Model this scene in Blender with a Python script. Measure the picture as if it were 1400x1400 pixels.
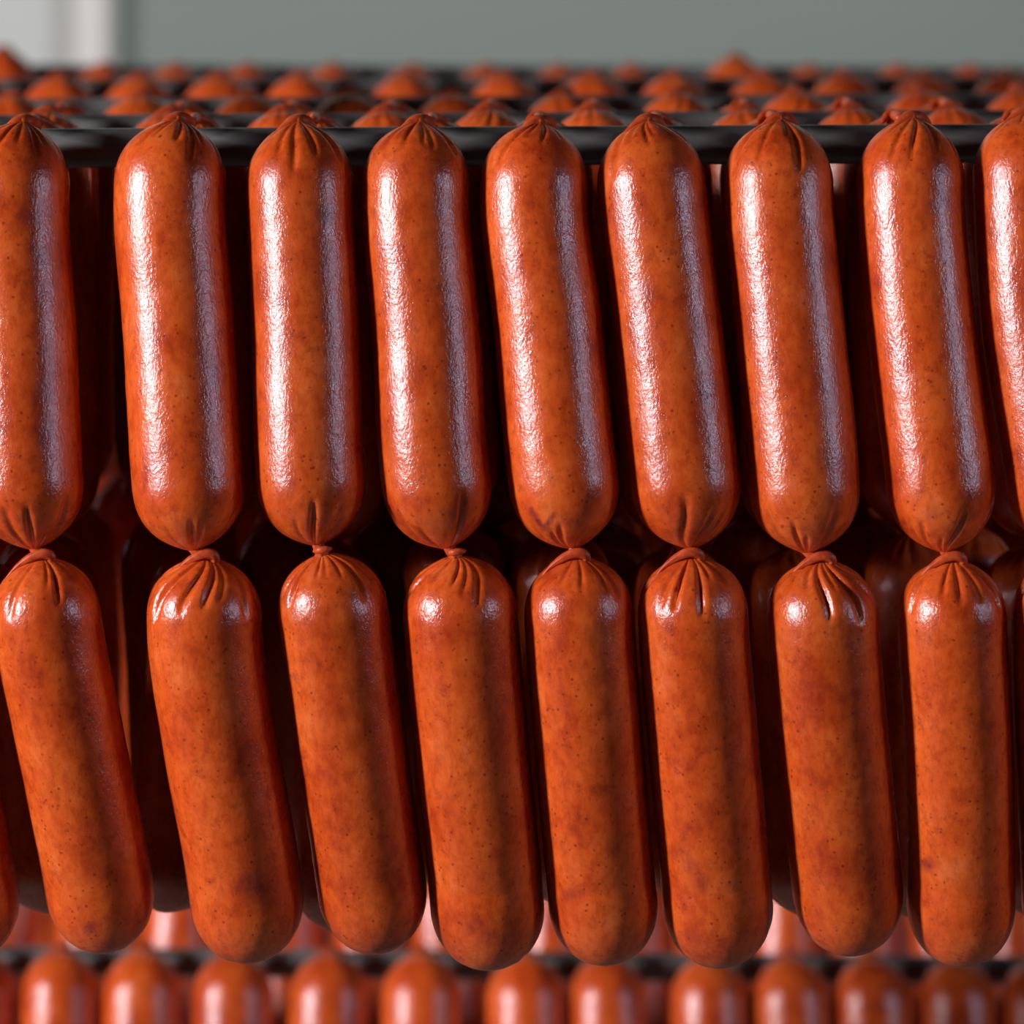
import bpy, math, random
from mathutils import Vector, Matrix, noise

for o in list(bpy.data.objects):
    bpy.data.objects.remove(o, do_unlink=True)
sc = bpy.context.scene
COL = sc.collection

# ------------------------------------------------------------------ camera
D = 1.10            # metres from the lens to the front row of sausages
F = 4840.0          # focal length in pixels of a 1400 px wide frame
HZ = -33.0          # pixel row of the horizon
CZ = 1.60           # lens height above the floor
cam_d = bpy.data.cameras.new('camera')
cam = bpy.data.objects.new('camera', cam_d)
COL.objects.link(cam)
cam.location = (0, -D, CZ)
cam.rotation_euler = (math.radians(90), 0, 0)
cam_d.sensor_width = 36.0
cam_d.lens = 36.0 * F / 1400.0
cam_d.shift_y = -(700.0 - HZ) / 1400.0
cam_d.clip_start = 0.05
cam_d.dof.use_dof = True
cam_d.dof.focus_distance = D - 0.025
cam_d.dof.aperture_fstop = 8.4
sc.camera = cam

# ------------------------------------------------------------------ world, lamps, exposure
sc.view_settings.view_transform = 'Standard'
sc.view_settings.look = 'None'
sc.view_settings.gamma = 1.0
sc.view_settings.use_curve_mapping = False
sc.view_settings.exposure = 0.0
w = bpy.data.worlds.new('world')
sc.world = w
w.use_nodes = True
bg = w.node_tree.nodes['Background']
bg.inputs['Color'].default_value = (0.80, 0.80, 0.95, 1)
bg.inputs['Strength'].default_value = 0.008


def area(name, loc, target, sx, sy, power, color, spread=180):
    d = bpy.data.lights.new(name, 'AREA')
    d.shape = 'RECTANGLE'
    d.size = sx
    d.size_y = sy
    d.energy = power
    d.color = color
    d.spread = math.radians(spread)
    o = bpy.data.objects.new(name, d)
    COL.objects.link(o)
    o.location = loc
    v = Vector(target) - Vector(loc)
    o.rotation_euler = v.to_track_quat('-Z', 'Y').to_euler()
    return o


area('key_lamp', (-2.00, -0.92, 1.88), (0, 0.1, 1.42), 0.16, 0.48, 66, (1.0, 0.89, 0.95))
area('side_lamp', (2.02, -0.84, 1.88), (0, 0.1, 1.42), 0.18, 0.48, 8.5, (0.70, 0.72, 1.0))
area('wall_fill', (0.0, 1.9, 3.0), (0, 2.6, 1.5), 2.4, 0.3, 7.2, (0.92, 1.0, 0.94), 120)  # unseen fill light added overhead to brighten the back wall

# ------------------------------------------------------------------ materials


def nodes_of(name):
    m = bpy.data.materials.new(name)
    m.use_nodes = True
    nt = m.node_tree
    return m, nt, nt.nodes['Principled BSDF']


def N(nt, t, **kw):
    n = nt.nodes.new(t)
    for k, v in kw.items():
        if hasattr(n, k):
            setattr(n, k, v)
        else:
            n.inputs[k].default_value = v
    return n


def ramp(nt, src, stops):
    r = nt.nodes.new('ShaderNodeValToRGB')
    el = r.color_ramp.elements
    while len(el) < len(stops):
        el.new(0.5)
    for e, (p, c) in zip(el, stops):
        e.position = p
        e.color = c if len(c) == 4 else (*c, 1)
    nt.links.new(src, r.inputs['Fac'])
    return r.outputs['Color']


def mix(nt, fac, a, b, mode='MIX'):
    m = nt.nodes.new('ShaderNodeMix')
    m.data_type = 'RGBA'
    m.blend_type = mode
    for sock, v in ((m.inputs[0], fac), (m.inputs[6], a), (m.inputs[7], b)):
        if hasattr(v, 'node'):
            nt.links.new(v, sock)
        elif isinstance(v, (int, float)):
            sock.default_value = v
        else:
            sock.default_value = (*v, 1)
    return m.outputs[2]


def math_n(nt, op, a, b=None):
    m = nt.nodes.new('ShaderNodeMath')
    m.operation = op
    for i, v in enumerate((a, b)):
        if v is None:
            continue
        if hasattr(v, 'node'):
            nt.links.new(v, m.inputs[i])
        else:
            m.inputs[i].default_value = v
    return m.outputs[0]


def casing_material():
    m, nt, p = nodes_of('smoked_casing')
    L = nt.links.new
    tc = N(nt, 'ShaderNodeTexCoord')
    oi = N(nt, 'ShaderNodeObjectInfo')
    off = N(nt, 'ShaderNodeVectorMath', operation='MULTIPLY_ADD')
    comb = N(nt, 'ShaderNodeCombineXYZ')
    for i in range(3):
        L(oi.outputs['Random'], comb.inputs[i])
    L(comb.outputs[0], off.inputs[0])
    off.inputs[1].default_value = (7.3, 11.9, 5.7)
    L(tc.outputs['Object'], off.inputs[2])
    P = off.outputs[0]

    def noise_t(scale, detail, rough, stretch=None):
        n = N(nt, 'ShaderNodeTexNoise')
        n.inputs['Scale'].default_value = scale
        n.inputs['Detail'].default_value = detail
        n.inputs['Roughness'].default_value = rough
        if stretch:
            mp = N(nt, 'ShaderNodeMapping')
            mp.inputs['Scale'].default_value = stretch
            L(P, mp.inputs['Vector'])
            L(mp.outputs[0], n.inputs['Vector'])
        else:
            L(P, n.inputs['Vector'])
        return n.outputs['Fac']
    # broad smoke mottling
    c = ramp(nt, noise_t(75, 5, 0.62, (1, 1, 0.7)),
             [(0.28, (0.42, 0.040, 0.006)), (0.46, (0.64, 0.090, 0.010)),
              (0.60, (0.72, 0.124, 0.016)), (0.78, (0.77, 0.178, 0.046))])
    # meat grain below the skin
    g = ramp(nt, noise_t(420, 4, 0.7, (1, 1, 0.6)), [(0.36, (0.76, 0.66, 0.60)), (0.52, (1, 1, 1)), (0.70, (1.1, 1.25, 1.6))])
    c = mix(nt, 0.75, c, g, 'MULTIPLY')
    # larger brownish blotches
    b = ramp(nt, noise_t(210, 7, 0.75), [(0.55, (0, 0, 0)), (0.68, (1, 1, 1))])
    c = mix(nt, math_n(nt, 'MULTIPLY', b, 0.52), c, (0.24, 0.022, 0.006))
    # small spice specks
    v = N(nt, 'ShaderNodeTexVoronoi')
    v.inputs['Scale'].default_value = 430
    L(P, v.inputs['Vector'])
    d = ramp(nt, v.outputs['Distance'], [(0.13, (1, 1, 1)), (0.26, (0, 0, 0))])
    pick = ramp(nt, noise_t(330, 2, 0.5), [(0.47, (0, 0, 0)), (0.58, (1, 1, 1))])
    sp = math_n(nt, 'MULTIPLY', math_n(nt, 'MULTIPLY', d, pick), 0.62)
    c = mix(nt, sp, c, (0.13, 0.011, 0.004))
    # bruises and scars with a shape of their own
    at = N(nt, 'ShaderNodeAttribute', attribute_name='bruise')
    brk = ramp(nt, noise_t(500, 3, 0.6), [(0.3, (0.55, 0.55, 0.55)), (0.6, (1, 1, 1))])
    c = mix(nt, math_n(nt, 'MULTIPLY', at.outputs['Fac'], brk), c, (0.17, 0.010, 0.016))
    hs = N(nt, 'ShaderNodeHueSaturation')
    hs.inputs['Saturation'].default_value = 1.0
    val = math_n(nt, 'ADD', math_n(nt, 'MULTIPLY', oi.outputs['Random'], 0.16), 0.92)
    L(val, hs.inputs['Value'])
    L(c, hs.inputs['Color'])
    L(hs.outputs[0], p.inputs['Base Color'])
    p.inputs['Subsurface Weight'].default_value = 0.22
    p.inputs['Subsurface Radius'].default_value = (1.0, 0.22, 0.06)
    p.inputs['Subsurface Scale'].default_value = 0.004
    p.inputs['Specular IOR Level'].default_value = 0.12
    r = ramp(nt, noise_t(130, 4, 0.6), [(0.3, (0.16, 0.16, 0.16)), (0.7, (0.31, 0.31, 0.31))])
    p.inputs['Roughness'].default_value = 0.42
    # fine wrinkled skin that breaks the highlights into sparkles
    b1 = noise_t(1150, 3, 0.6, (1, 1, 0.7))
    b2 = noise_t(420, 2, 0.5, (1, 1, 0.6))
    hgt = math_n(nt, 'ADD', math_n(nt, 'MULTIPLY', b1, 0.62), math_n(nt, 'MULTIPLY', b2, 0.38))
    bmp = N(nt, 'ShaderNodeBump')
    bmp.inputs['Strength'].default_value = 0.68
    bmp.inputs['Distance'].default_value = 0.00045
    L(hgt, bmp.inputs['Height'])
    L(bmp.outputs[0], p.inputs['Coat Normal'])
    soft = N(nt, 'ShaderNodeBump')
    soft.inputs['Strength'].default_value = 0.16
    soft.inputs['Distance'].default_value = 0.00042
    L(hgt, soft.inputs['Height'])
    L(soft.outputs[0], p.inputs['Normal'])
    p.inputs['Coat Weight'].default_value = 1.0
    p.inputs['Coat IOR'].default_value = 1.6
    L(r, p.inputs['Coat Roughness'])
    return m


def twist_material():
    m, nt, p = nodes_of('twisted_casing')
    tc = N(nt, 'ShaderNodeTexCoord')
    n = N(nt, 'ShaderNodeTexNoise')
    n.inputs['Scale'].default_value = 500
    nt.links.new(tc.outputs['Object'], n.inputs['Vector'])
    c = ramp(nt, n.outputs['Fac'], [(0.3, (0.40, 0.045, 0.010)), (0.7, (0.62, 0.105, 0.022))])
    nt.links.new(c, p.inputs['Base Color'])
    p.inputs['Roughness'].default_value = 0.42
    p.inputs['Specular IOR Level'].default_value = 0.35
    p.inputs['Subsurface Weight'].default_value = 0.3
    p.inputs['Subsurface Radius'].default_value = (1.0, 0.3, 0.1)
    p.inputs['Subsurface Scale'].default_value = 0.002
    return m


def rod_material():
    m, nt, p = nodes_of('smoked_steel')
    tc = N(nt, 'ShaderNodeTexCoord')
    n = N(nt, 'ShaderNodeTexNoise')
    n.inputs['Scale'].default_value = 260
    n.inputs['Detail'].default_value = 7
    mp = N(nt, 'ShaderNodeMapping')
    mp.inputs['Scale'].default_value = (0.25, 1, 1)
    nt.links.new(tc.outputs['Object'], mp.inputs['Vector'])
    nt.links.new(mp.outputs[0], n.inputs['Vector'])
    c = ramp(nt, n.outputs['Fac'], [(0.3, (0.14, 0.152, 0.142)), (0.7, (0.23, 0.245, 0.232))])
    nt.links.new(c, p.inputs['Base Color'])
    p.inputs['Metallic'].default_value = 0.25
    p.inputs['Roughness'].default_value = 0.36
    return m


def plain(name, col, rough=0.6, var=0.06, scale=3.0, emit=None, metal=0.0):
    m, nt, p = nodes_of(name)
    tc = N(nt, 'ShaderNodeTexCoord')
    n = N(nt, 'ShaderNodeTexNoise')
    n.inputs['Scale'].default_value = scale
    n.inputs['Detail'].default_value = 5
    nt.links.new(tc.outputs['Object'], n.inputs['Vector'])
    a = tuple(x * (1 - var) for x in col)
    b = tuple(min(1, x * (1 + var)) for x in col)
    nt.links.new(ramp(nt, n.outputs['Fac'], [(0.3, a), (0.7, b)]), p.inputs['Base Color'])
    p.inputs['Roughness'].default_value = rough
    p.inputs['Metallic'].default_value = metal
    if emit:
        p.inputs['Emission Color'].default_value = (*emit[0], 1)
        p.inputs['Emission Strength'].default_value = emit[1]
    return m


M_CASE = casing_material()
M_TWIST = twist_material()
M_ROD = rod_material()
M_WALL = plain('painted_wall', (0.36, 0.425, 0.375), 0.7, 0.03, 1.5)
M_FLOOR = plain('floor_concrete', (0.16, 0.16, 0.15), 0.5, 0.15, 4)
M_FRAME = plain('white_window_frame', (0.62, 0.63, 0.59), 0.5, 0.03, 4)
M_PANE = plain('daylit_frosted_pane', (0.6, 0.6, 0.58), 0.4, 0.02, 3, emit=((1.0, 0.93, 0.88), 0.30))
M_PANE2 = plain('frosted_pane', (0.6, 0.62, 0.58), 0.4, 0.02, 3, emit=((0.95, 1.0, 0.97), 0.16))

# ------------------------------------------------------------------ helpers


def P(px, py, y):
    """Point at depth y behind the front row that the frame shows at pixel (px, py)."""
    s = (D + y) / F
    return Vector(((px - 700.0) * s, y, CZ - (py - HZ) * s))


def mesh_obj(name, verts, faces, mat, parent=None, smooth=True, origin=(0, 0, 0), bruise=None):
    me = bpy.data.meshes.new(name)
    og = Vector(origin)
    me.from_pydata([tuple(Vector(v) - og) for v in verts], [], faces)
    if smooth:
        me.polygons.foreach_set('use_smooth', [True] * len(me.polygons))
    if bruise is not None:
        a = me.attributes.new('bruise', 'FLOAT', 'POINT')
        a.data.foreach_set('value', bruise)
    me.materials.append(mat)
    me.update()
    o = bpy.data.objects.new(name, me)
    COL.objects.link(o)
    if parent:
        o.parent = parent
    else:
        o.location = og
    return o


def box(name, lo, hi, mat, parent=None, origin=None, bevel=0.0):
    x0, y0, z0 = lo
    x1, y1, z1 = hi
    v = [(x0, y0, z0), (x1, y0, z0), (x1, y1, z0), (x0, y1, z0), (x0, y0, z1), (x1, y0, z1), (x1, y1, z1), (x0, y1, z1)]
    f = [(3, 2, 1, 0), (4, 5, 6, 7), (0, 1, 5, 4), (1, 2, 6, 5), (2, 3, 7, 6), (3, 0, 4, 7)]
    if origin is None:
        origin = (0, 0, 0) if parent else ((x0 + x1) / 2, (y0 + y1) / 2, z0)
    o = mesh_obj(name, v, f, mat, parent, smooth=False, origin=origin)
    if bevel:
        b = o.modifiers.new('bevel', 'BEVEL')
        b.width = bevel
        b.segments = 2
    return o


def thing(name, label, cat, loc, group=None):
    o = bpy.data.objects.new(name, None)
    COL.objects.link(o)
    o.empty_display_size = 0.02
    o.location = loc
    tag(o, label, cat, group)
    return o


def tag(o, label, cat, group=None):
    o['label'] = label
    o['category'] = cat
    if group:
        o['group'] = group


def catmull(pts, n):
    """n points spread evenly in arc length on a spline through pts."""
    dim = len(pts[0])
    p = [tuple(2 * a - b for a, b in zip(pts[0], pts[1]))] + [tuple(q) for q in pts] + \
        [tuple(2 * a - b for a, b in zip(pts[-1], pts[-2]))]
    out = []
    K = 24
    for i in range(1, len(p) - 2):
        for k in range(K):
            t = k / K
            q = []
            for d in range(dim):
                a, b, c, e = p[i - 1][d], p[i][d], p[i + 1][d], p[i + 2][d]
                q.append(0.5 * ((2 * b) + (-a + c) * t + (2 * a - 5 * b + 4 * c - e) * t * t + (-a + 3 * b - 3 * c + e) * t ** 3))
            out.append(q)
    out.append(list(pts[-1]))
    L = [0.0]
    for a, b in zip(out, out[1:]):
        L.append(L[-1] + math.dist(a[:3], b[:3]))
    res = []
    j = 0
    for k in range(n):
        s = L[-1] * k / (n - 1)
        while j < len(L) - 2 and L[j + 1] < s:
            j += 1
        u = (s - L[j]) / max(1e-9, L[j + 1] - L[j])
        res.append([a + (b - a) * u for a, b in zip(out[j], out[j + 1])])
    return res, L[-1]


def hermite(tab, t):
    """Smooth curve through the (t, value) pairs of tab, straight on beyond its ends."""
    n = len(tab)

    def slope(k):
        if k == 0 or k == n - 1:
            a, b = (tab[0], tab[1]) if k == 0 else (tab[-2], tab[-1])
            return (b[1] - a[1]) / (b[0] - a[0])
        s0 = (tab[k][1] - tab[k - 1][1]) / (tab[k][0] - tab[k - 1][0])
        s1 = (tab[k + 1][1] - tab[k][1]) / (tab[k + 1][0] - tab[k][0])
        h0, h1 = tab[k][0] - tab[k - 1][0], tab[k + 1][0] - tab[k][0]
        return (s0 * h1 + s1 * h0) / (h0 + h1)
    if t <= tab[0][0]:
        return tab[0][1] + slope(0) * (t - tab[0][0])
    if t >= tab[-1][0]:
        return tab[-1][1] + slope(n - 1) * (t - tab[-1][0])
    for k in range(n - 1):
        a, b = tab[k], tab[k + 1]
        if t <= b[0]:
            h = b[0] - a[0]
            u = (t - a[0]) / h
            return ((2 * u ** 3 - 3 * u * u + 1) * a[1] + (u ** 3 - 2 * u * u + u) * h * slope(k)
                    + (-2 * u ** 3 + 3 * u * u) * b[1] + (u ** 3 - u * u) * h * slope(k + 1))


def tube(path, radii, nseg=10, n=None, ridge=0.0, turns=0.0):
    """A closed tapering tube along path; radii matches path points. ridge/turns add helical pleats."""
    pts = [(*p, r) for p, r in zip(path, radii)]
    n = n or max(8, len(path) * 4)
    q, L = catmull(pts, n)
    V, Fc = [], []
    up = Vector((0, -1, 0))
    for i, a in enumerate(q):
        c = Vector(a[:3])
        t = (Vector(q[min(i + 1, n - 1)][:3]) - Vector(q[max(i - 1, 0)][:3])).normalized()
        u = (up - t * up.dot(t))
        if u.length < 1e-4:
            u = Vector((1, 0, 0))
        u.normalize()
        wv = t.cross(u)
        for k in range(nseg):
            th = 2 * math.pi * k / nseg
            r = max(a[3], 1e-5) * (1 + ridge * math.cos(5 * th + turns * 2 * math.pi * i / n))
            V.append(c + (u * math.cos(th) + wv * math.sin(th)) * r)
    for i in range(n - 1):
        for k in range(nseg):
            k2 = (k + 1) % nseg
            Fc.append((i * nseg + k, i * nseg + k2, (i + 1) * nseg + k2, (i + 1) * nseg + k))
    Fc.append(tuple(range(nseg - 1, -1, -1)))
    Fc.append(tuple((n - 1) * nseg + k for k in range(nseg)))
    return V, Fc


def join(*parts):
    V, Fc = [], []
    for v, f in parts:
        o = len(V)
        V += v
        Fc += [tuple(i + o for i in g) for g in f]
    return V, Fc


def link_mesh(axis, R, top=(0.019, 0.5), bot=(0.0205, 0.7), seed=0, nseg=128, nring=112,
              pleat=(1.0, 1.0), tip=0.0014, wob=0.012, marks=(), flare=(0.35, 0.35)):
    """One sausage link: a body swept along axis (top to bottom) that closes to two pinched, pleated ends.
    marks are (point, radius, strength) bruises."""
    rnd = random.Random(seed)
    crs = []
    for e in range(2):
        cl = []
        nc = rnd.randint(13, 17)
        for k in range(nc):
            th = 2 * math.pi * (k + rnd.uniform(-0.36, 0.36)) / nc
            cl.append((th, rnd.uniform(0.050, 0.11), rnd.choice((0.006, 0.008, 0.010, 0.013, 0.0165)) * rnd.uniform(0.85, 1.15),
                       rnd.uniform(0.45, 1.0)))
        crs.append((cl, rnd.uniform(-0.55, 0.55)))
    q, L = catmull([tuple(a) for a in axis], 200)
    # rings crowd towards both ends
    ss = []
    for i in range(nring):
        t = i / (nring - 1)
        ss.append(L * (0.5 - 0.5 * math.cos(math.pi * t)) * 0.55 + L * t * 0.45)
    V, Fc, B = [], [], []
    up = Vector((0, -1, 0))
    for s in ss:
        f = s / L * 199
        i0 = min(198, int(f))
        c = Vector(q[i0]).lerp(Vector(q[i0 + 1]), f - i0)
        t = (Vector(q[min(199, i0 + 3)]) - Vector(q[max(0, i0 - 3)])).normalized()
        u = (up - t * up.dot(t)).normalized()
        wv = t.cross(u)
        d = (s, L - s)
        base = 1.0
        for e, (al, ex) in enumerate((top, bot)):
            x = min(1.0, d[e] / al)
            base *= max(0.0, 1 - (1 - x) ** 2) ** ex * (1 - flare[e] * math.exp(-d[e] / 0.0024))
        r0 = max(tip, R * base)
        for k in range(nseg):
            th = 2 * math.pi * k / nseg
            r = r0
            for e in range(2):
                if d[e] > 0.02 or pleat[e] == 0:
                    continue
                cl, sw = crs[e]
                ph = th + sw * max(0.0, 1 - d[e] / 0.014) ** 2
                dep = 0.0
                for (tc_, wd, ln, am) in cl:
                    if d[e] > ln:
                        continue
                    a = (ph - tc_ + math.pi) % (2 * math.pi) - math.pi
                    k1 = wd * (0.35 + 0.65 * (1 - d[e] / ln)) + 0.02
                    dep += am * math.exp(-(a / k1) ** 2) * (1 - d[e] / ln) ** 0.6
                r *= 1 - pleat[e] * 0.26 * min(1.1, dep) * min(1.0, d[e] / 0.0015 + 0.4)
            n3 = c + (u * math.cos(th) + wv * math.sin(th)) * r
            r *= 1 + wob * noise.noise(n3 * 55 + Vector((seed * 3.1, 0, 0))) * min(1, base * 1.3)
            r += 0.00010 * noise.noise(n3 * 190 + Vector((0, seed * 2.7, 0))) * min(1, base * 1.3)
            pt = c + (u * math.cos(th) + wv * math.sin(th)) * r
            V.append(pt)
            b = 0.0
            for (mp, mr, ms) in marks:
                dd = (pt - mp).length / mr
                if dd < 1:
                    b = max(b, ms * (1 - dd * dd))
            B.append(b)
    n = len(ss)
    for i in range(n - 1):
        for k in range(nseg):
            k2 = (k + 1) % nseg
            Fc.append((i * nseg + k, i * nseg + k2, (i + 1) * nseg + k2, (i + 1) * nseg + k))
    Fc.append(tuple(range(nseg - 1, -1, -1)))
    Fc.append(tuple((n - 1) * nseg + k for k in range(nseg)))
    return V, Fc, B


PX = D / F      # metres for one pixel in the front row
ORD = ['first', 'second', 'third', 'fourth', 'fifth', 'sixth', 'seventh', 'eighth', 'ninth', 'tenth',
       'eleventh', 'twelfth', 'thirteenth', 'fourteenth', 'fifteenth', 'sixteenth', 'seventeenth']

# ------------------------------------------------------------------ the room
WALL_Y = 2.6
wl = box('wall_back', (-4.0, WALL_Y, 0.0), (4.0, WALL_Y + 0.15, 3.4), M_WALL)
wl['kind'] = 'structure'
fl = box('floor', (-4.0, -2.6, -0.1), (4.0, WALL_Y + 0.15, 0.0), M_FLOOR)
fl['kind'] = 'structure'


def wx(px):
    return (px - 700.0) * (D + WALL_Y) / F


win = bpy.data.objects.new('window_1', None)
COL.objects.link(win)
win.location = (wx(80), WALL_Y, 1.2)
win['kind'] = 'structure'
wo = Vector(win.location)


def wpart(name, x0, x1, z0, z1, dy0, dy1, mat):
    v0 = Vector((x0, WALL_Y - dy1, z0)) - wo
    v1 = Vector((x1, WALL_Y - dy0, z1)) - wo
    return box(name, v0, v1, mat, win, origin=(0, 0, 0))


wpart('window_frame', wx(146), wx(163), 1.20, 2.40, 0.0, 0.035, M_FRAME)
wpart('mullion', wx(78), wx(97), 1.20, 2.40, 0.0, 0.030, M_FRAME)
wpart('window_frame', wx(-330), wx(-300), 1.20, 2.40, 0.0, 0.035, M_FRAME)
wpart('window_frame', wx(-300), wx(146), 2.37, 2.40, 0.0, 0.034, M_FRAME)
wpart('window_sill', wx(-340), wx(172), 1.17, 1.20, 0.0, 0.060, M_FRAME)
wpart('pane', wx(97), wx(146), 1.20, 2.37, 0.0, 0.012, M_PANE)
wpart('pane', wx(-300), wx(78), 1.20, 2.37, 0.0, 0.012, M_PANE2)

# ------------------------------------------------------------------ rods
ROD_R = 0.0062
HALF = 0.50


def rod_spec(y, py_left, py_right):
    """(centre height, slope) of a rod whose top edge shows at these rows at the left and right frame edge."""
    a = P(0, py_left, y)
    b = P(1400, py_right, y)
    m = (b.z - a.z) / (b.x - a.x)
    return ((a.z + b.z) / 2 - ROD_R, m, y)


RODS = {
    'A1': rod_spec(0.018, 176, 169),
    'A2': rod_spec(0.128, 157, 150),
    'A3': rod_spec(0.272, 135, 127),
    'A4': rod_spec(0.440, 108, 104),
    'A5': rod_spec(0.640, 88, 91),
    'B1': rod_spec(0.440, 1294, 1308),
    'B2': rod_spec(0.575, 1178, 1182),
    'B3': rod_spec(0.715, 1098, 1101),
}
ROD_LABEL = {
    'A1': 'dark round steel rod in front, carrying the sharp upper row of sausages',
    'A2': 'second steel rod of the upper tier, just behind the front rod',
    'A3': 'third steel rod of the upper tier, slightly blurred',
    'A4': 'fourth steel rod of the upper tier, blurred, with small orange tops',
    'A5': 'farthest blurred steel rod of the upper tier, nearest the wall',
    'B1': 'blurred grey steel rod along the bottom edge, foremost of the lower tier',
    'B2': 'second steel rod of the lower tier, hidden behind front sausage ends',
    'B3': 'third steel rod of the lower tier, deepest behind the sausages',
}


def rod_z(key, x):
    z, m, y = RODS[key]
    return z + m * x


for k, (z, m, y) in RODS.items():
    V, Fc = [], []
    ns = 40
    prof = [(-HALF, 0.0), (-HALF, ROD_R * 0.85), (-HALF + 0.001, ROD_R), (HALF - 0.001, ROD_R), (HALF, ROD_R * 0.85), (HALF, 0.0)]
    for x, r in prof:
        for i in range(ns):
            a = 2 * math.pi * i / ns
            V.append((x, y + max(r, 1e-5) * math.cos(a), z + m * x + max(r, 1e-5) * math.sin(a)))
    for j in range(len(prof) - 1):
        for i in range(ns):
            i2 = (i + 1) % ns
            Fc.append((j * ns + i, (j + 1) * ns + i, (j + 1) * ns + i2, j * ns + i2))
    o = mesh_obj('hanging_rod', V, Fc, M_ROD, origin=(0, y, z))
    tag(o, ROD_LABEL[k], 'rod', 'steel hanging rods')

# ------------------------------------------------------------------ front strings, link by link
# centre line of each link in frame pixels (x, y) with its half width in pixels
UP = [
    dict(c=[(-150, 166), (-155, 250), (-145, 450), (-132, 680), (-122, 752)], w=74),
    dict(c=[(32, 166), (20, 250), (29, 450), (38, 660), (47, 751)], w=75),
    dict(c=[(243, 163), (233, 250), (245, 450), (257.5, 660), (265, 753)], w=76),
    dict(c=[(408, 166), (410, 250), (418.5, 450), (426, 670), (434, 746)], w=73.5),
    dict(c=[(574, 166), (569, 250), (583, 450), (598.5, 670), (613, 750)], w=74),
    dict(c=[(738, 167), (730.5, 250), (750, 450), (772, 670), (785, 750)], w=74),
    dict(c=[(886, 165), (891, 250), (914, 450), (938, 670), (946, 750)], w=74),
    dict(c=[(1067, 163), (1064, 250), (1080, 450), (1100, 670), (1103, 756)], w=75),
    dict(c=[(1248, 161), (1245, 250), (1260, 450), (1286, 670), (1292, 755)], w=73),
    dict(c=[(1404, 154), (1406, 250), (1418, 450), (1453, 670), (1460, 754)], w=75),
]
LO = [
    dict(c=[(-118, 762), (-116, 850), (-92, 1000), (-56, 1190), (-42, 1283)], w=75),
    dict(c=[(57, 762), (64, 850), (93, 1000), (133, 1195), (147, 1276)], w=73),
    dict(c=[(281, 762), (279, 850), (298, 1000), (333, 1195), (344, 1283)], w=77),
    dict(c=[(441, 757), (457, 850), (478, 1000), (506, 1195), (518, 1276)], w=74),
    dict(c=[(624, 760), (630, 850), (643, 1000), (663, 1195), (671, 1290)], w=77),
    dict(c=[(788, 761), (792, 850), (804, 1000), (820.5, 1195), (830, 1287)], w=73.5),
    dict(c=[(944, 760), (948, 850), (960, 1000), (978, 1195), (985, 1289)], w=74.5),
    dict(c=[(1124, 765), (1125, 850), (1138, 1000), (1157, 1195), (1165, 1277)], w=75),
    dict(c=[(1303, 765), (1302, 850), (1310, 1000), (1314, 1195), (1314, 1288)], w=73),
    dict(c=[(1466, 762), (1460, 850), (1464, 1000), (1472, 1195), (1476, 1286)], w=75),
]
RIDGE = [1, 1, 1, 0, 0, 1, 1, 1, 1, 1]
UP_LABEL = [
    'sharp upper-row sausage just outside the left edge on the front rod',
    'sharp upper-row sausage cut off by the left edge of the picture',
    'sharp upper-row sausage bordering the wide dark gap, long highlight, bulging left side',
    'sharp upper-row sausage, third from the left, with a small dark bruise on its right side',
    'sharp upper-row sausage, fourth from the left on the front rod',
    'sharp upper-row sausage with a purple V-shaped mark near its lower end',
    'sharp upper-row sausage directly right of the one with the purple V mark',
    'sharp upper-row sausage, seventh from the left on the front rod',
    'sharp upper-row sausage, last whole one at the right of the front rod',
    'sharp upper-row sausage cut off by the right edge of the picture',
]
LO_LABEL = [
    'sharp lower-row sausage showing only its round end at the left edge',
    'sharp lower-row sausage leaning most, leftmost one seen almost whole',
    'sharp lower-row sausage, third from the left, with a dark bruise near its round end',
    'sharp lower-row sausage with a plain pinched top, left edge in deep shade, fourth from left',
    'wide sharp lower-row sausage reaching lowest, below the fourth upper one',
    'sharp lower-row sausage hanging under the V-marked one',
    'sharp lower-row sausage, directly right of the one under the V-marked sausage',
    'sharp lower-row sausage, second whole one from the right',
    'sharp lower-row sausage with a small red spot left of its lower half, last whole one',
    'thin sliver of sharp lower-row sausage at the right edge',
]


def interp(tab, y):
    for (a, va), (b, vb) in zip(tab, tab[1:]):
        if y <= b:
            t = max(0.0, (y - a) / (b - a))
            return va + (vb - va) * t
    return tab[-1][1]


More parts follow.
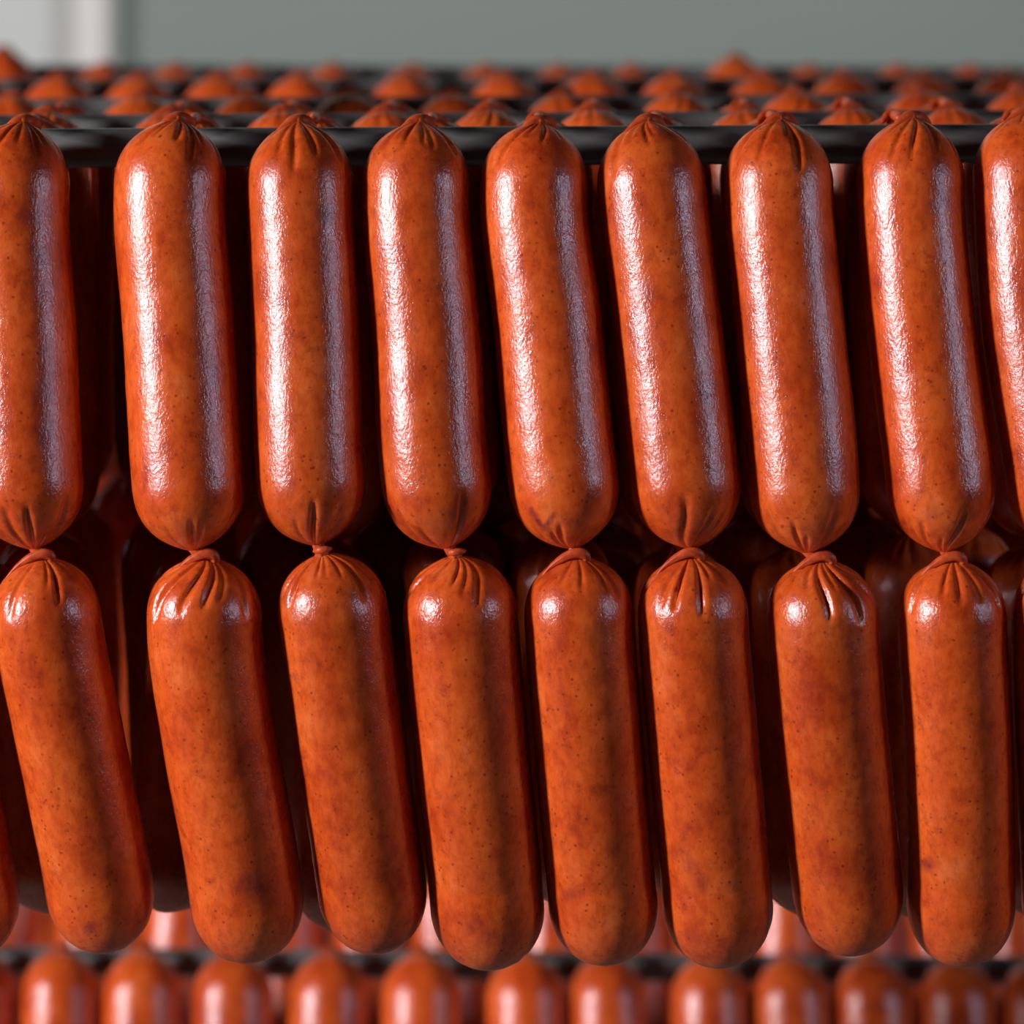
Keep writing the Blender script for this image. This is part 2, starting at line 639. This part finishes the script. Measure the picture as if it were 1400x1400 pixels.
UP_Y = [(150, -0.0030), (180, -0.0042), (216, -0.0055), (250, -0.0067), (450, -0.0135), (680, -0.0215), (752, -0.0230)]
LO_Y = [(757, -0.0230), (850, -0.0222), (1000, -0.0190), (1195, -0.0125), (1262, -0.0090), (1291, -0.0020)]
MARKS = {   # bruises in pixels: upper / lower, index, (x, y, radius, strength)
    ('u', 5): [(726 + 2.6 * k, 699 + 3.8 * k, 4.6, 1.0) for k in range(7)] + [(757 - 3.0 * k, 704 + 4.4 * k, 4.0, 0.95) for k in range(5)]
    + [(783, 330, 9, .3)],
    ('u', 3): [(447, 294, 15, .7), (450, 285, 9, .5)],
    ('u', 1): [(35, 297, 13, .6)],
    ('u', 4): [(640, 470, 12, .2), (625, 700, 14, .35)],
    ('u', 6): [(880, 395, 12, .4), (895, 402, 10, .4), (872, 425, 12, .3), (905, 440, 11, .3)],
    ('l', 1): [(123, 1268, 9, .8)],
    ('l', 2): [(347, 1213, 22, .75), (335, 1205, 10, .5)],
    ('l', 4): [(650, 1265, 14, .5), (668, 1278, 14, .5)],
    ('l', 5): [(838, 1160, 12, .55), (783, 1222, 10, .5), (775, 1224, 8, .5), (791, 1222, 8, .45)],
    ('l', 6): [(930, 1165, 16, .3), (944, 1183, 12, .4), (960, 1205, 14, .35)],
    ('l', 8): [(1268, 1182, 11, .8)],
    ('u', 8): [(1275, 700, 10, .3)],
}


def axis_from(spec, ytab):
    pts = [(p[1], p[0]) for p in spec['c']]
    r0, r1 = pts[0][0], pts[-1][0]
    return [P(hermite(pts, r), r, hermite(ytab, r)) for r in [r0 + (r1 - r0) * k / 17 for k in range(18)]]


for i, (u, l) in enumerate(zip(UP, LO)):
    # upper link
    ax = axis_from(u, UP_Y)
    base = ax[-1]
    t = thing('sausage', UP_LABEL[i], 'sausage', base, 'upper links on the front rod')

    def mk(key):
        return [(P(mx, my, interp(UP_Y if key[0] == 'u' else LO_Y, my) - 0.012), 0.008 * 0 + mr * PX + 0.004, ms * 1.0)
                for (mx, my, mr, ms) in MARKS.get(key, [])]
    R = u['w'] * PX
    V, Fc, B = link_mesh(ax, R, top=(0.0202, 0.54), bot=(0.0200, 0.52), seed=11 + i, pleat=(0.9, 1.0))
    # bruises lie on the skin, found by the nearest skin point seen from the front
    B = [0.0] * len(V)
    for (mx, my, mr, ms) in MARKS.get(('u', i), []):
        for k, v in enumerate(V):
            if v.y > interp(UP_Y, my) - 0.004:
                continue
            s = F / (D + v.y)
            qx, qy = 700 + v.x * s, HZ + (CZ - v.z) * s
            dd = math.hypot(qx - mx, qy - my) / (mr * 1.25)
            if dd < 1:
                B[k] = max(B[k], ms * (1 - dd * dd))
    mesh_obj('casing', V, Fc, M_CASE, t, origin=base, bruise=B)
    # twisted casing that runs over the rod
    tx, ty = u['c'][0]
    yy = interp(UP_Y, ty)
    rz = rod_z('A1', ax[0].x)
    rnd = random.Random(100 + i)
    s1 = tube([P(tx - 38, ty + 23, -0.0075), P(tx - 22, ty + 9, -0.006), P(tx - 5, ty + 0, -0.0035), P(tx + 9, ty + 0, -0.001), P(tx + 22, ty + 9, 0.003)],
              [1.5 * PX, 4.5 * PX, 9 * PX, 9 * PX, 4 * PX], ridge=0.12, turns=1.2)
    top_z = rz + ROD_R
    c0 = ax[0]
    s2 = tube([c0 + Vector((0, 0.0, -0.0025)), c0 + Vector((0, 0.001, 0.0005)), Vector((c0.x, 0.0070, top_z + 0.0022)), Vector((c0.x + 0.001, 0.0125, top_z + 0.0022)),
               Vector((c0.x + 0.001, 0.0172, top_z + 0.0019))],
              [8 * PX, 8 * PX, 8 * PX, 8 * PX, 7 * PX], ridge=0.16, turns=1.5)
    V, Fc = join(s1, s2)
    mesh_obj('twisted_end', V, Fc, M_TWIST, t, origin=base)
    # lower link
    ax2 = axis_from(l, LO_Y)
    base = ax2[-1]
    t2 = thing('sausage', LO_LABEL[i], 'sausage', base, 'lower links of the front row')
    R = l['w'] * PX
    V, Fc, B = link_mesh(ax2, R, top=(0.0185, 0.44), bot=(0.0165, 0.45), seed=41 + i, pleat=(1.0, 0.08), flare=(0.35, 0.0))
    B = [0.0] * len(V)
    for (mx, my, mr, ms) in MARKS.get(('l', i), []):
        for k, v in enumerate(V):
            if v.y > interp(LO_Y, my) - 0.003:
                continue
            s = F / (D + v.y)
            qx, qy = 700 + v.x * s, HZ + (CZ - v.z) * s
            dd = math.hypot(qx - mx, qy - my) / (mr * 1.25)
            if dd < 1:
                B[k] = max(B[k], ms * (1 - dd * dd))
    mesh_obj('casing', V, Fc, M_CASE, t2, origin=base, bruise=B)
    bx, by = u['c'][-1]
    tx, ty = l['c'][0]
    y0 = interp(LO_Y, ty)
    neck = tube([P(bx, by - 6, y0), P(bx + (tx - bx) * .3 - 1, by + 2, y0 - 0.0005), P(bx + (tx - bx) * .7, (by + ty) / 2 + 2, y0 - 0.0005), P(tx, ty + 8, y0)],
                [9 * PX, 7.5 * PX, 8 * PX, 10 * PX], ridge=0.16, turns=1.5, nseg=15, n=24)
    parts = [neck]
    if RIDGE[i]:
        parts.append(tube([P(tx - 50, ty + 30, y0 - 0.0015), P(tx - 34, ty + 13, y0 - 0.002), P(tx - 14, ty + 0, y0 - 0.0025),
                           P(tx + 3, ty - 5, y0 - 0.0025), P(tx + 13, ty + 0, y0 - 0.002), P(tx + 12, ty + 11, y0 - 0.002)],
                          [1.0 * PX, 3.0 * PX, 6.0 * PX, 7.5 * PX, 7.0 * PX, 4 * PX], ridge=0.10, turns=1.0, nseg=15, n=30))
    else:
        parts.append(tube([P(tx - 12, ty - 3, y0 - 0.001), P(tx - 4, ty - 5, y0 - 0.0025), P(tx + 6, ty - 6, y0 - 0.0025), P(tx + 12, ty - 7, y0 - 0.001)],
                          [2 * PX, 4.5 * PX, 4.5 * PX, 2 * PX], nseg=12, n=16))
    V, Fc = join(*parts)
    mesh_obj('twisted_end', V, Fc, M_TWIST, t2, origin=base)

# ------------------------------------------------------------------ links farther back: a few shapes, copied
LEN = 0.134


def smooth_axis(ax):
    tx = [(-a[2], a[0]) for a in ax]
    ty = [(-a[2], a[1]) for a in ax]
    z0, z1 = ax[0][2], ax[-1][2]
    zs = [z0 + (z1 - z0) * k / 17 for k in range(18)]
    return [(hermite(tx, -z), hermite(ty, -z), z) for z in zs]


RAD = 0.0170
VAR_U, VAR_L = [], []
for k in range(5):
    rnd = random.Random(700 + k)
    b1, b2 = rnd.uniform(-0.003, 0.003), rnd.uniform(-0.002, 0.002)
    ax = [(0, -0.0200, 0.002), (0, -0.0212, -0.003), (0, -0.0225, -0.010), (0, -0.0240, -0.019), (b1, -0.0295, -0.06), (b2, -0.0375, -0.112), (0, -0.0390, -LEN)]
    ax = smooth_axis(ax)
    V, Fc, B = link_mesh(ax, RAD, top=(0.0202, 0.52), bot=(0.0200, 0.52), seed=300 + k, nseg=64, nring=60, pleat=(0.7, 1.0))
    me = mesh_obj('casing', V, Fc, M_CASE)
    VAR_U.append(me.data)
    bpy.data.objects.remove(me)
    ax = [(0, 0, 0), (0, 0, -0.02), (b1, 0.003, -0.06), (b2, 0.009, -0.105), (0, 0.015, -0.122)]
    ax = smooth_axis(ax)
    V, Fc, B = link_mesh(ax, RAD, top=(0.0185, 0.44), bot=(0.0165, 0.46), seed=330 + k, nseg=64, nring=60, pleat=(1.0, 0.3))
    me = mesh_obj('casing', V, Fc, M_CASE)
    VAR_L.append(me.data)
    bpy.data.objects.remove(me)

V, Fc = join(tube([(-0.0085, -0.0235, -0.003), (-0.005, -0.0225, 0.0002), (-0.001, -0.0200, 0.0022), (0.002, -0.0185, 0.0022), (0.0045, -0.015, 0.0002)],
                  [0.0004, 0.001, 0.0016, 0.0016, 0.0007], nseg=8),
             tube([(0, -0.0200, -0.0005), (0, -0.0185, 0.0022), (0, -0.011, 0.0022), (0, -0.005, 0.0020), (0, -0.0008, 0.0018)],
                  [0.0018, 0.0018, 0.0018, 0.0018, 0.0016], nseg=8))
tmp = mesh_obj('twisted_end', V, Fc, M_TWIST)
TW_U = tmp.data
bpy.data.objects.remove(tmp)
V, Fc = join(tube([(0, 0, 0.004), (0, -0.0005, 0.001), (0, 0, -0.0025)], [0.002, 0.0017, 0.0022], nseg=8),
             tube([(-0.011, -0.001, -0.007), (-0.006, -0.001, -0.002), (0, -0.001, 0.001), (0.003, -0.001, -0.001)], [0.0003, 0.001, 0.0016, 0.001], nseg=8))
tmp = mesh_obj('twisted_end', V, Fc, M_TWIST)
TW_L = tmp.data
bpy.data.objects.remove(tmp)


def place(mesh, twist, loc, rx, ry, rz, sc_, label, group):
    o = thing('sausage', label, 'sausage', loc, group)
    o.rotation_euler = (rx, ry, rz)
    o.scale = sc_
    for nm, md in (('casing', mesh), ('twisted_end', twist)):
        c = bpy.data.objects.new(nm, md)
        COL.objects.link(c)
        c.parent = o
    return o


def string(key, px, idx, lab_u, lab_l, grp, back=False, lean=0.0, drop=0.0, lean2=None, lower=True, k_seed=0, tilt=0.0):
    """One string of links over a rod, at the pixel column where its top shows."""
    rnd = random.Random(hash_str(key + str(idx) + ('b' if back else 'f')) + k_seed)
    z, m, y = RODS[key]
    x = (px - 700.0) * (D + y) / F
    top = Vector((x, y, rod_z(key, x) + ROD_R - drop))
    s = rnd.uniform(0.97, 1.03)
    ry = -lean + rnd.uniform(-0.012, 0.012)
    rz = math.pi if back else 0.0
    if back:
        ry = -ry
    e = place(VAR_U[rnd.randrange(5)], TW_U, top, -tilt, ry, rz, (s, 1, s * rnd.uniform(0.985, 1.015)), lab_u, grp)
    if not lower:
        return
    bpy.context.view_layer.update
    mat = Matrix.LocRotScale(Vector(top), e.rotation_euler, e.scale)
    end = mat @ Vector((0, -0.0390, -LEN)) + Vector((0, 0, -0.0015))
    l2 = lean if lean2 is None else lean2
    ry2 = -l2 + rnd.uniform(-0.02, 0.02)
    if back:
        ry2 = -ry2
    s2 = rnd.uniform(0.96, 1.02)
    place(VAR_L[rnd.randrange(5)], TW_L, end, 0, ry2, rz, (s2, 1, s2 * 0.99), lab_l, grp)


def hash_str(s):
    h = 7
    for ch in s:
        h = (h * 31 + ord(ch)) % 1000003
    return h


# behind the front rod: the other half of every string
BACK = [(-125, .0, .03), (38, .01, .03), (262, .0, -.12), (428, .03, .04), (590, .05, .04), (738, .05, .05), (900, .05, .05), (1060, .06, .05), (1232, .07, .04), (1400, .05, .03)]
for i, (px, le, le2) in enumerate(BACK):
    string('A1', px, i,
           'shaded upper sausage behind the front rod, %s from the left in that dark rear row' % ORD[i],
           'shaded lower sausage behind the sharp lower row, %s from the left of those' % ORD[i],
           'shaded links on the far side of the front rod', back=True, lean=le, lean2=le2)
# second rod
ROW2 = [-62, 75, 240, 392, 529, 666, 808, 1015, 1157, 1291, 1425]
for i, px in enumerate(ROW2):
    string('A2', px, i,
           'sausage on the second rod, %s pointed top from the left peeking over the front rod' % ORD[i],
           'lower link in the dark of the second rod, %s string from the left' % ORD[i],
           'links on the second rod', lean=0.02)
    string('A2', px + 6, i,
           'sausage on the far side of the second rod, %s string from the left' % ORD[i],
           'lower link on the far side of the second rod, %s string from the left' % ORD[i],
           'links on the far side of the second rod', back=True)
ROW3 = [-110, 28, 200, 346, 480, 620, 770, 922, 1082, 1250, 1385]
for i, px in enumerate(ROW3):
    string('A3', px, i,
           'blurred sausage on the third rod, %s bright orange top from the left' % ORD[i],
           'lower link in the dark of the third rod, %s string from the left' % ORD[i],
           'links on the third rod', lean=0.0)
ROW4 = [-18, 90, 198, 306, 414, 556, 690, 808, 918, 1038, 1148, 1256, 1365]
for i, px in enumerate(ROW4):
    string('A4', px, i, 'blurred sausage on the fourth rod, %s small top from the left' % ORD[i],
           'lower link in the dark of the fourth rod, %s string from the left' % ORD[i], 'links on the fourth rod')
ROW5 = [12, 148, 246, 342, 458, 566, 664, 764, 862, 1003, 1102, 1222, 1320, 1418]
for i, px in enumerate(ROW5):
    string('A5', px, i, 'strongly blurred sausage on the farthest rod, %s faint red top from the left' % ORD[i],
           'lower link in the dark of the farthest rod, %s string from the left' % ORD[i], 'links on the farthest rod',
           drop=-0.006 if i == 0 else (-0.003 if i == 9 else 0.002))
# lower tier
LOW1 = [-20, 92, 203, 325, 455, 578, 718, 828, 965, 1075, 1184, 1298, 1410]
for i, px in enumerate(LOW1):
    string('B1', px, i, 'blurred sausage along the bottom edge, %s from the left in front of the grey rod' % ORD[i], '', 'foremost links of the lower tier', lower=False, tilt=0.15)
LOW2 = [20, 135, 255, 398, 505, 610, 755, 860, 965, 1070, 1172, 1275, 1376]
for i, px in enumerate(LOW2):
    string('B2', px, i, 'blurred pink-lit sausage above the lower grey rod, %s from the left' % ORD[i], '', 'second-row links of the lower tier', lower=False, tilt=0.15)
LOW3 = [70, 190, 300, 420, 530, 640, 760, 880, 1000, 1090, 1210, 1330]
for i, px in enumerate(LOW3):
    string('B3', px, i, 'deepest sausage of the lower tier, %s from the left, glimpsed through gaps' % ORD[i], '', 'third-row links of the lower tier', lower=False, tilt=0.15)

# unseen strings added past the left edge to keep light out of the gaps
for k in range(6):
    px = -318 - 166 * k
    if k < 4:
        string('A1', px, 40 + k, 'unseen upper sausage on the front rod, %s one outside the left edge' % ORD[k + 1],
           'unseen lower sausage of the front row, %s one outside the left edge' % ORD[k + 1], 'added front strings outside the picture', lean=0.02)
    if k < 3:
        string('A1', px + 24, 60 + k, 'unseen upper sausage behind the front rod, %s one outside the left edge' % ORD[k],
           'unseen lower sausage behind the front row, %s one outside the left edge' % ORD[k], 'added rear strings outside the picture', back=True)
    if k < 4:
        string('A3', -235 - 130 * k, 40 + k, 'unseen upper sausage on the third rod, %s one outside the left edge' % ORD[k],
               '', 'added third-rod strings outside the picture', lower=False)
    if k < 5:
        string('A2', -205 - 142 * k, 40 + k, 'unseen upper sausage on the second rod, %s one outside the left edge' % ORD[k],
               'unseen lower sausage on the second rod, %s one outside the left edge' % ORD[k], 'added second-rod strings outside the picture', lean=0.02, lower=False)
    string('B1', -140 - 116 * k, 40 + k, 'unseen sausage on the lower front rod, %s one outside the left edge' % ORD[k], '',
           'added lower-tier strings outside the picture', lower=False, tilt=0.15)

# ------------------------------------------------------------------ trolley that carries the rods
M_STEEL = plain('rack_steel', (0.35, 0.35, 0.35), 0.4, 0.1, 30, metal=0.9)
rk = thing('smoking_rack', 'steel trolley frame carrying the rods, outside the picture at both sides', 'rack', (0, 0.35, 0))
ro = Vector(rk.location)


def rpart(nm, lo, hi):
    return box(nm, Vector(lo) - ro, Vector(hi) - ro, M_STEEL, rk, origin=(0, 0, 0))


for sx in (-1, 1):
    xc = sx * (HALF - 0.012)
    for yy in (-0.03, 0.80):
        rpart('upright', (xc - 0.014 + sx * 0.03, yy - 0.014, 0), (xc + 0.014 + sx * 0.03, yy + 0.014, 1.75))
    for key in RODS:
        z, m, y = RODS[key]
        zb = z + m * xc - ROD_R
        rpart('rod_bracket', (xc - 0.010, y - 0.012, zb - 0.012), (xc + 0.018, y + 0.012, zb))
    za = min(RODS[k][0] + RODS[k][1] * xc for k in ('A1', 'A2', 'A3', 'A4', 'A5')) - ROD_R - 0.012
    zb = min(RODS[k][0] + RODS[k][1] * xc for k in ('B1', 'B2', 'B3')) - ROD_R - 0.012
    for zz in (za, zb):
        rpart('side_rail', (xc - 0.004 + sx * 0.012, -0.03, zz - 0.04), (xc + 0.004 + sx * 0.012, 0.80, zz))
